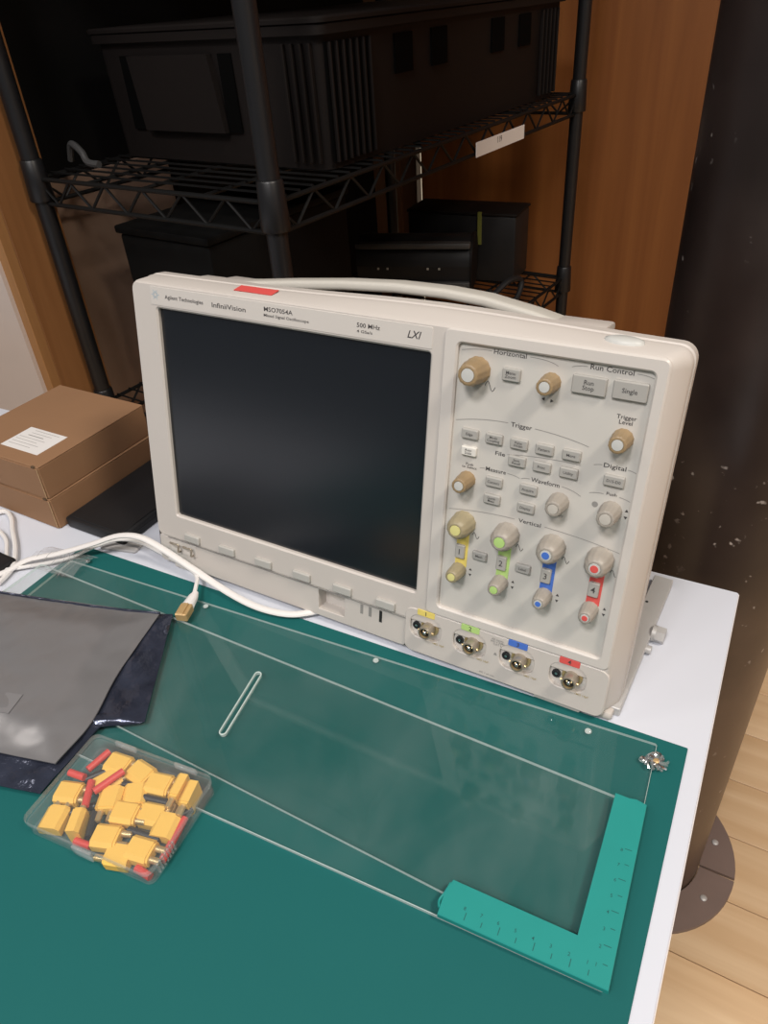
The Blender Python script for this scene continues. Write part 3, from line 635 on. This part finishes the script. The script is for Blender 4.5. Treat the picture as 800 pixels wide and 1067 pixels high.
# ------------------------------------------------------------------ cables
o = empty('white_flat_cable', (-60, -15, 0)); tag(o, 'thick white flat cable arching in front of the oscilloscope base', 'cable')
P = [(-330, -190, 5), (-230, -135, 5), (-164, -100, 5), (-150, -70, 7), (-122, -52, 12), (-92, -35, 21), (-66, -21, 30), (-41, -15, 32), (-14, -14, 25), (23, -16, 15), (67, -21.5, 8), (101, -24, 6.2), (129, -20, 6), (146, -10, 6), (165, 12, 5), (180, 40, 5)]
MB().tube([(x + 60, y + 15, z) for x, y, z in P], 2.3, 10, 6, rx=3.5).build('sheath', 'cable', o)
o = empty('network_cable', (46, -47, 5)); tag(o, 'thin white cable ending in a tan plug on the acrylic sheet', 'cable')
P = [(-330, -160, 4), (-240, -120, 4), (-171, -92, 4), (-144, -74, 4.5), (-116, -50, 6), (-101, -26, 9), (-84, -10, 12), (-59, -4, 12), (-28, -6, 10), (6, -11, 10), (28, -20, 12), (38, -32, 13), (43.5, -41, 13)]
MB().tube([(x - 46, y + 47, z - 5) for x, y, z in P], 1.9, 8).build('sheath', 'cable', o)
mt = Matrix.Translation(Vector((-2.5, 6, 6.6))) @ Matrix.Rotation(R(-72), 4, 'Z')
q = MB(); q.rings([[Vector((-4, 2.6 * math.cos(a), 2.6 * math.sin(a))) for a in [2 * math.pi * k / 12 for k in range(12)]], [Vector((2, 4.6 * math.cos(a), 3.8 * math.sin(a))) for a in [2 * math.pi * k / 12 for k in range(12)]], [Vector((15, 6.0 * math.cos(a), 4.6 * math.sin(a))) for a in [2 * math.pi * k / 12 for k in range(12)]]])
bmesh.ops.transform(q.bm, matrix=mt, verts=q.bm.verts); q.build('boot', 'cable', o)
q = MB(); q.box(14, -5.4, -4.2, 29, 5.4, 4.0, 0.8, 1, mtx=mt); q.build('plug', 'plug', o, 0)['label'] = 'tan translucent plug body'
q = MB(); q.box(15, -2.4, 4.2, 29, 2.4, 5.4, 0.4, 1, mtx=mt); q.build('latch', 'plug', o, 0)
o = MB().tube([(-300, -60, 4), (-262, -30, 4), (-250, -20, 4), (-232, -26, 4), (-212, -40, 4), (-182, -60, 4), (-158, -82, 4), (-150, -105, 4)], 2.6, 8).build('power_cable', 'cable')
tag(o, 'white cord looping on the table below the cardboard boxes, the outer of two', 'cable')
o = MB().tube([(-300, -85, 4), (-250, -52, 4), (-228, -47, 4), (-205, -54, 4), (-188, -66, 4), (-172, -80, 4), (-162, -98, 4)], 2.2, 8).build('power_cable', 'cable')
tag(o, 'white cord looping on the table at the left edge, the inner of two', 'cable')
o = empty('clear_wrap', (-118, -60, 2)); tag(o, 'crinkled clear plastic wrap around the white cables', 'plastic wrap')
for k in range(5):
    a = k * 1.2; P = [(-26 + 10 * k, -10 + 4 * math.sin(a), 2), (-18 + 9 * k, 4, 12 + 3 * math.cos(a)), (-6 + 8 * k, 14, 7), (4 + 6 * k, 2, 5 + 2 * k), (-4 + 6 * k, -12, 4)]
    MB().tube(P, 0.35, 5, 5).build('crease', 'film', o)
q = MB(); g = []
for i in range(13): g.append([q.bm.verts.new((-30 + 60 * i / 12, -16 + 34 * j / 6 + 8 * i / 12, 3 + 9 * math.sin(math.pi * j / 6) * (0.6 + 0.5 * noise.noise((i * .7, j * .9, 3))))) for j in range(7)])
for i in range(12):
    for j in range(6): q.bm.faces.new((g[i][j], g[i + 1][j], g[i + 1][j + 1], g[i][j + 1]))
q.build('film', 'film', o, 60)

# ------------------------------------------------------------------ antistatic bags
def bag(name, cor, z0, H, m, edge, nx=70, ny=56, bulge=None, rough=1.0, seed=0.0):
    TR, BR, BL, TL = [Vector(c) for c in cor]; q = MB(); top = []; bot = []
    for i in range(nx + 1):
        s_ = i / nx; a, b2 = [], []
        for j in range(ny + 1):
            t_ = j / ny
            p = TR.lerp(TL, s_).lerp(BR.lerp(BL, s_), t_)
            if bulge and s_ < 0.4: p.x += bulge(t_) * (1 - s_ / 0.4)
            wx = (TR - TL).length; wy = (TR - BR).length
            d = min(s_ * wx, (1 - s_) * wx, t_ * wy, (1 - t_) * wy)
            k = min(1, d / edge); k = k * k * (3 - 2 * k)
            nz = noise.noise((p.x * .03 + seed, p.y * .03, 1)) * 1.6 + noise.noise((p.x * .11 + seed, p.y * .07, 5)) * 0.7 + noise.noise((p.x * .22 + p.y * .1, p.y * .05 + seed, 7)) * 0.35
            z = z0 + 0.8 + H * k + nz * (rough if (rough < 2 or d < 22) else 0.4) * (0.35 + 0.65 * min(1, d / 8))
            a.append(q.bm.verts.new((p.x, p.y, max(z, z0 + 0.4)))); b2.append(q.bm.verts.new((p.x, p.y, z0)))
        top.append(a); bot.append(b2)
    for i in range(nx):
        for j in range(ny):
            q.bm.faces.new((top[i][j], top[i + 1][j], top[i + 1][j + 1], top[i][j + 1])); q.bm.faces.new((bot[i][j], bot[i][j + 1], bot[i + 1][j + 1], bot[i + 1][j]))
    for i in range(nx):
        q.bm.faces.new((top[i][0], bot[i][0], bot[i + 1][0], top[i + 1][0])); q.bm.faces.new((top[i][ny], top[i + 1][ny], bot[i + 1][ny], bot[i][ny]))
    for j in range(ny):
        q.bm.faces.new((top[0][j], top[0][j + 1], bot[0][j + 1], bot[0][j])); q.bm.faces.new((top[nx][j], bot[nx][j], bot[nx][j + 1], top[nx][j + 1]))
    return q
o = empty('antistatic_bag', (-50, -180, 7.5)); tag(o, 'dark shiny bluish antistatic bag lying under the grey one', 'bag')
bag('b', ((40, -66), (80, -243), (-190, -320), (-235, -168)), 7.6, 2.0, 'bag_dark', 10, bulge=lambda t_: (40 * t_ / 0.56 if t_ < 0.56 else (40 - 32 * (t_ - 0.56) / 0.1 if t_ < 0.66 else 8 * (1 - t_) / 0.34)), rough=2.4, seed=9).build('pouch', 'bag_dark', o, 70, off=(-50, -180, 7.5))
o = empty('antistatic_bag', (-60, -170, 13)); tag(o, 'large matte grey antistatic bag on top of the dark one, left of the parts case', 'bag')
body = bag('b', ((33, -74), (73, -223), (-195, -296), (-238, -148)), 12.6, 7.0, 'bag', 34, bulge=lambda t_: 7 * math.exp(-((t_ - 0.75) / 0.2) ** 2), rough=1.1, seed=2).build('pouch', 'bag', o, 70, off=(-60, -170, 13))
q = MB(); q.tube([(33, -73.5, 13.5), (-20, -91, 13.8), (-90, -110, 14.4), (-238, -147.5, 14.4)], 1.2, 8); q.build('folded_hem', 'bag_dark', o, off=(-60, -170, 13))
q = MB(); q.box(-12, -9, 0, 12, 9, 0.25); lb = q.build('faint_patch', 'bag_tag', o, 0); lb.location = Vector((60 - 2, -206 + 170, 7.3)) * K; lb.rotation_euler = (0, 0, R(17))

# ------------------------------------------------------------------ parts case with connectors
CW, CD, CH = 102.0, 71.5, 15.0
case_loc = Vector((139.3, -223.2, 3.4)); case_rot = (R(1.2), 0, R(6.2))
cs = empty('parts_case', case_loc, case_rot); tag(cs, 'flat clear plastic case full of yellow connectors on the green mat', 'case')
def tray(q, x0, y0, x1, y1, z0, z1, r, t_):
    o_ = rrect(x0, y0, x1, y1, r); i_ = rrect(x0 + t_, y0 + t_, x1 - t_, y1 - t_, max(0.3, r - t_))
    q.rings([[(x, y, z0 + t_) for x, y in i_], [(x, y, z1) for x, y in i_], [(x, y, z1) for x, y in o_], [(x, y, z0) for x, y in o_]], mi=0); return q
tray(MB(), -CW / 2, -CD / 2, CW / 2, CD / 2, 0, CH - 5, 5, 1.0).build('base', 'casec', cs, 30)
q = MB(); o2 = rrect(-CW / 2 - .6, -CD / 2 - .6, CW / 2 + .6, CD / 2 + .6, 5.4); i2 = rrect(-CW / 2 + .6, -CD / 2 + .6, CW / 2 - .6, CD / 2 - .6, 4.4)
q.rings([[(x, y, CH - 4.6) for x, y in o2], [(x, y, CH - .6) for x, y in o2], [(x * .995, y * .993, CH) for x, y in o2]], cap0=False, cap1=False)
lid = q.build('lid_rim', 'casecedge', cs, 30)
MB().poly([(x * .995, y * .993) for x, y in o2], CH).build('lid_window', 'casec', cs, 0)
MB().box(-CW / 2 + 16, CD / 2 + .2, 6, -CW / 2 + 34, CD / 2 + 3, 11, .8).build('hinge', 'casecedge', cs); MB().box(CW / 2 - 34, CD / 2 + .2, 6, CW / 2 - 16, CD / 2 + 3, 11, .8).build('hinge', 'casecedge', cs)
MB().box(-8, -CD / 2 - 2.6, 4, 8, -CD / 2 - .4, 13, .8).build('latch', 'casecedge', cs)
for k in range(7): MB().box(CW / 2 - .2, -CD / 2 + 8 + k * 2.6, 3, CW / 2 + .9, -CD / 2 + 9.2 + k * 2.6, 12).build('grip_rib', 'casecedge', cs, 0)
Mc = Matrix.Translation(case_loc) @ Matrix.Rotation(case_rot[2], 4, 'Z') @ Matrix.Rotation(case_rot[0], 4, 'X')
# one connector: moulded body with two chamfered corners, ridge, two gold pins
q = MB(); hh = 4.1; pr = [(-8, -hh), (8, -hh), (8, hh - 2.4), (5.4, hh), (-5.4, hh), (-8, hh - 2.4)]
q.rings([[(-8.5, y, z) for y, z in pr], [(7.0, y, z) for y, z in pr], [(7.0, y * .9, z * .86) for y, z in pr], [(8.5, y * .9, z * .86) for y, z in pr]])
me_body = q.mesh('connector_body', 'xt', 0)
q = MB(); q.box(-8.6, -7.2, -3.4, -8.2, 7.2, 3.2); me_face = q.mesh('connector_face', 'card_core', 0)
q = MB(); q.cyl((8, 0, 0), (15.4, 0, 0), 2.2, n=14); q.cyl((15.4, 0, 0), (15.6, 0, 0), 1.4, n=14); me_pin = q.mesh('pin', 'gold', 30)
def mat_at(px, py, z, yaw, pitch=0, roll=0): return Mc @ Matrix.Translation((px, py, z)) @ Matrix.Rotation(R(yaw), 4, 'Z') @ Matrix.Rotation(R(pitch), 4, 'Y') @ Matrix.Rotation(R(roll), 4, 'X')
def place(o, m): 
    m = m.copy(); m.translation = m.translation * K; o.location = m.to_translation(); o.rotation_euler = m.to_euler(); return o
def connector(px, py, z, yaw, label, roll=0, pitch=0):
    r = empty('bullet_connector', (0, 0, 0)); place(r, mat_at(px, py, z, yaw, pitch, roll)); tag(r, label, 'connector', 'yellow connectors in the clear case')
    inst('body', me_body, r, (0, 0, 0))
    for s_ in (-3.7, 3.7): inst('pin', me_pin, r, (0, s_, 0))
CONNLIST = [
    # x, y, z, yaw, roll, label
    (-22.5, 24.5, 5.6, 2, 0, 'yellow connector in the clear case at the back edge, beside the red sleeves'),
    (-2.5, 24.2, 5.6, -10, 0, 'yellow connector in the clear case, second along the back edge from the red sleeves'),
    (15, 22, 5.4, 8, 0, 'yellow connector in the clear case, third along the back edge, its gold pins facing right'),
    (31, 22.6, 6.2, -82, 90, 'narrow edge-on yellow connector in the clear case, fourth along the back edge'),
    (40.5, 21.0, 5.6, -80, 90, 'narrow edge-on yellow connector in the back right corner of the clear case'),
    (38, -2.6, 6.0, 100, 0, 'yellow connector in the clear case by its right wall, pins facing the back'),
    (23.5, 1.6, 4.9, -170, 0, 'yellow connector right of the centre of the clear case, pins facing left'),
    (7.5, -4.2, 6.4, 12, 0, 'yellow connector at the very centre of the clear case'),
    (4, 8.6, 5.0, -60, 0, 'yellow connector between the centre and the back row of the clear case'),
    (-10, 0, 6.2, -68, 0, 'yellow connector in the clear case lying along the crossed red sleeves'),
    (-21.5, 11.5, 5.0, 58, 0, 'yellow connector half hidden under the crossed red sleeves in the clear case'),
    (-40.5, -5.5, 5.6, 13, 0, 'yellow connector by the left wall of the clear case, pins facing the red sleeves'),
    (-36.5, -24.5, 5.6, 104, 0, 'yellow connector in the front left corner of the clear case'),
    (-17.5, -22.0, 6.0, 112, 90, 'narrow edge-on yellow connector near the front left of the clear case'),
    (6.5, -22.2, 6.4, 14, 0, 'yellow connector at the middle of the front edge of the clear case'),
    (33.5, -21.5, 6.6, 6, 0, 'yellow connector in the front right corner of the clear case'),
    (21, -28.4, 4.6, -168, 0, 'yellow connector lying lowest along the front edge of the clear case'),
]
for x, y, z, yaw, roll, lab in CONNLIST: connector(x, y, z, yaw, lab, roll)
def sleeve(px, py, z, yaw, L, m, label, r=2.6, bend=0):
    q = MB(); q.tube([(-L / 2, 0, 0), (0, bend, 0), (L / 2, 0, 0)], r, 12, 4); o = q.build('heat_shrink_sleeve', m)
    place(o, mat_at(px, py, z, yaw)); tag(o, label, 'sleeve', 'sleeves in the clear case'); return o
for a in ((-38, 21.5, 7.5, 76, 18, 'redtube', 'red heat shrink sleeve at the back left corner of the clear case'),
          (-16.8, 9.0, 11.6, 66, 22, 'redtube', 'red heat shrink sleeve lying topmost across the yellow connectors'),
          (-25.0, -3.0, 10.0, -62, 19, 'redtube', 'red heat shrink sleeve beside the topmost one, nearer the front of the case'),
          (-43.2, 6.0, 9.4, 2, 13, 'redtube', 'red heat shrink sleeve above the connector at the left wall of the case'),
          (-7, -31, 5.0, 4, 12, 'redtube', 'short red heat shrink sleeve by the front edge of the clear case'),
          (47.4, -7, 5.0, 97, 30, 'redtube', 'long red heat shrink sleeve along the right wall of the clear case'),
          (42, -31.8, 4.0, -6, 12, 'redtube', 'red heat shrink sleeve in the front right corner of the clear case'),
          (-32.5, 13, 5.2, 48, 22, 'blacktube', 'black heat shrink sleeve under the red ones at the back left of the case'),  # some of the black sleeves are added to darken gaps between connectors
          (20, 11.4, 5.6, 8, 20, 'blacktube', 'black heat shrink sleeve right of the case centre below the pins'),
          (-10, -18.5, 5.6, -62, 18, 'blacktube', 'black heat shrink sleeve beside the edge-on yellow connector at the front'),
          (-27, -13, 3.8, 40, 22, 'blacktube', 'black sleeve added to darken the gap between the two connectors at the front left of the case'),
          (41, 8, 3.8, 60, 18, 'blacktube', 'black sleeve added to darken the gap near the right wall of the case'),
          (-4, 15.5, 3.8, 10, 22, 'blacktube', 'black sleeve added to darken the gap under the back row of connectors'),
          (28, -12, 6.0, 4, 24, 'blacktube', 'black heat shrink sleeve between the front right connectors in the case')):
    sleeve(*a)

# ------------------------------------------------------------------ wire shelving unit behind the table
SA = R(-4.75)
su = empty('wire_shelving', (-104.6, 339, FLOOR), (0, 0, SA)); tag(su, 'tall black wire shelving unit standing behind the table', 'shelving')
SW, SD = 457.0, 914.0                         # local: x from -SW to 0, y from 0 to SD
for x, y in ((0, 0), (-SW, 0), (0, SD), (-SW, SD)):
    p_ = MB(); p_.cyl((x, y, 20), (x, y, 1820), 12.8, n=24); post = p_.build('post', 'blackmetal', su)
    q = MB(); q.cyl((x, y, 0), (x, y, 20), 9, n=14); q.build('foot', 'blackmetal', post)
    for zz in (70, 628, 990, 1400, 1780):
        MB().lathe([(17, zz - 30), (18, zz - 28), (15.5, zz + 24), (14, zz + 26)], (x, y, 0), 24).build('collar', 'blackmetal', post)
def truss(q, a, c, z, h, n):
    a, c = Vector(a), Vector(c)
    for dz in (0, -h): q.cyl((a.x, a.y, z + dz), (c.x, c.y, z + dz), 3.2, n=8)
    for k in range(n):
        t0, t1 = k / n, (k + 1) / n; p0 = a.lerp(c, t0); p1 = a.lerp(c, t1); u0, u1 = (0, -h) if k % 2 == 0 else (-h, 0)
        q.cyl((p0.x, p0.y, z + u0), (p1.x, p1.y, z + u1), 2.0, n=6)
for zz in (70, 628, 990, 1400, 1780):
    q = MB()
    for a, c, n in (((-SW, 0, 0), (0, 0, 0), 12), ((0, 0, 0), (0, SD, 0), 24), ((-SW, SD, 0), (0, SD, 0), 12), ((-SW, 0, 0), (-SW, SD, 0), 24)): truss(q, a, c, zz, 34, n)
    sh = q.build('shelf', 'wire', su)
    q = MB()
    for k in range(1, 36): yy = SD * k / 36; q.cyl((-SW, yy, zz + 4), (0, yy, zz + 4), 1.6, n=5)
    for k in range(1, 4): q.cyl((-SW * k / 4, 0, zz), (-SW * k / 4, SD, zz), 2.6, n=6)
    o = q.build('wire_deck', 'wire', sh); o['kind'] = 'stuff'
# local to world for things standing on the shelves
def W(x, y, z): return (-104.6 + x * math.cos(SA) - y * math.sin(SA), 339 + x * math.sin(SA) + y * math.cos(SA), z)
# dark crate on the middle shelf (world z of deck about 256)
ZC = 256.5
ct = empty('storage_crate', W(-20, 140, ZC), (0, 0, SA)); tag(ct, 'large dark grey storage crate with ribbed corners on the upper wire shelf', 'crate')
cw, cd, chh = 410, 715, 152
q = MB(); o_ = rrect(-cw, 0, 0, cd, 14); i_ = rrect(-cw + 5, 5, -5, cd - 5, 10)
q.rings([[(x * .985 - 4, y * .985 + 4, 0) for x, y in o_], [(x, y, chh) for x, y in o_], [(x, y, chh) for x, y in i_], [(x * .985 - 4, y * .985 + 4, 5) for x, y in i_]])
q.build('body', 'crate', ct, 30)
MB().plate((-cw - 8, -8, 8, cd + 8, 16), [(-cw + 6, 6, -6, cd - 6, 10)], chh - 4, chh + 8, 2).build('rim', 'crate', ct, 30)
MB().plate((-cw - 10, -10, 10, cd + 10, 16), [], chh + 8, chh + 14, 2).build('lid', 'crate', ct, 30)
# front: sloped label holder, flanked by recesses whose shade is painted on
q = MB(); P0 = [(-330, 40), (-170, 40), (-182, 132), (-340, 132)]
q.rings([[(x, 2, z) for x, z in P0], [(x, -9, z) for x, z in P0]]); q.build('label_holder', 'crate', ct, 0)
for x in (-352, -158): MB().box(x - 12, -1.2, 40, x + 12, 1, 132).build('recess', 'crate_shade', ct, 0)
# right side: ribbed corners and square holes, their shade painted on
for k in range(7): MB().box(-1, 12 + k * 14, 8, 5.5, 16 + k * 14, 140, 1, 1).build('rib', 'crate', ct, 0)
MB().box(-0.5, 8, 8, 1.6, 100, 140).build('recess', 'crate_shade', ct, 0)
for k in range(5): MB().box(-1, 625 + k * 16, 8, 5.5, 629 + k * 16, 140, 1, 1).build('rib', 'crate', ct, 0)
for k in range(4): MB().box(-58 + k * 14, -5.5, 8, -54 + k * 14, 1, 140, 1, 1).build('rib', 'crate', ct, 0)
for y in (180, 275, 460, 560): MB().box(-0.5, y - 22, 92, 1.8, y + 22, 138).build('grip_hole', 'crate_shade', ct, 0)
# shelf edge tag
c_ = Vector(W(7, 568, 0)); o = empty('shelf_tag', (c_.x, c_.y, 213), (R(90), 0, R(90) + SA)); tag(o, 'white paper tag clipped to the side rail of the upper wire shelf', 'tag')
pt = MB().box(-88, 0, 0, 88, 22, 1.0).build('paper', 'paper', o, 0)
t = MB(); t.text('119', -8, 14, 1.2, 13); t.build('lettering', 'ink', o, 0, recalc=False)
# things on the lower shelf (deck world z about -66)
ZL = -106.5
o = empty('darkening_crate', W(-395, 70, ZL), (0, 0, SA)); tag(o, 'tall black crate added on the lower wire shelf to darken the space behind the oscilloscope', 'crate')  # crate added to keep the space behind the oscilloscope black
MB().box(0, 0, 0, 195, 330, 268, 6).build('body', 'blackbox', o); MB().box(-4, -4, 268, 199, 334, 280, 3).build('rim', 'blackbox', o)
pu = empty('power_unit', (-285, 1040, ZL + 20), (0, 0, R(17))); tag(pu, 'black rounded power unit with two grey trim strips on the lower shelf', 'power unit')
q = MB(); prof = [(-46, 0), (52, 0)] + [(6 + 56 * math.cos(R(a)), 52 + 52 * math.sin(R(a))) for a in range(-60, 181, 12)] + [(-50, 52)]
q.rings([[(-125, y, z) for y, z in prof], [(115, y, z) for y, z in prof]]); q.build('body', 'black', pu, 30)
q = MB(); q.rings([[(115, y * 1.04, z * 1.03) for y, z in prof], [(120, y * 1.04, z * 1.03) for y, z in prof]]); q.build('end_cap', 'crate', pu, 30)
MB().box(-125, -58, 8, 116, -46, 22, 3).build('trim_strip', 'darkgrey', pu); MB().box(-125, -52, 88, 116, -32, 100, 3).build('trim_strip', 'darkgrey', pu)
for x in (-78, -58, 28, 52): MB().box(x - 2, -51.5, 46, x + 2, -50, 50).build('indicator', 'cap_grey', pu, 0)
o = empty('black_case', (-198, 1216, ZL), (0, 0, R(4))); tag(o, 'flat topped black case with a yellow-green strap behind the power unit', 'case')
MB().box(-170, -60, 0, 80, 40, 140, 4).build('body', 'black', o); MB().box(-172, -62, 140, 82, 42, 146, 2).build('lid', 'crate', o)
q = MB(); q.box(-4, -64, 80, 4, -60, 148); q.build('strap', 'olive', o, 0)
o = MB().tube([W(-60, 640, ZL + 8), W(-30, 690, ZL + 50), W(-18, 730, ZL + 40), W(-16, 690, ZL + 8), W(-50, 655, ZL + 8), W(-70, 690, ZL + 24)], 6, 8).build('black_lead', 'black'); tag(o, 'coiled black lead on the lower shelf near the back post', 'cable')
o = MB().box(-190, -150, 0, 170, 430, 290, 5).build('shade_carton', 'blackbox', loc=W(-220, 260, ZC + 410 - 6 + 6)); o.rotation_euler[2] = SA; tag(o, 'unseen dark box added on the highest shelf to shade the crate', 'box')  # unseen box added to shade the shelves below

o = MB().tube([(-560, 446, 262), (-545, 442, 285), (-520, 436, 276), (-505, 430, 264), (-480, 428, 262)], 5, 8).build('grey_strap', 'darkgrey'); tag(o, 'grey crumpled strap lying on the upper wire shelf beside the left post', 'strap')
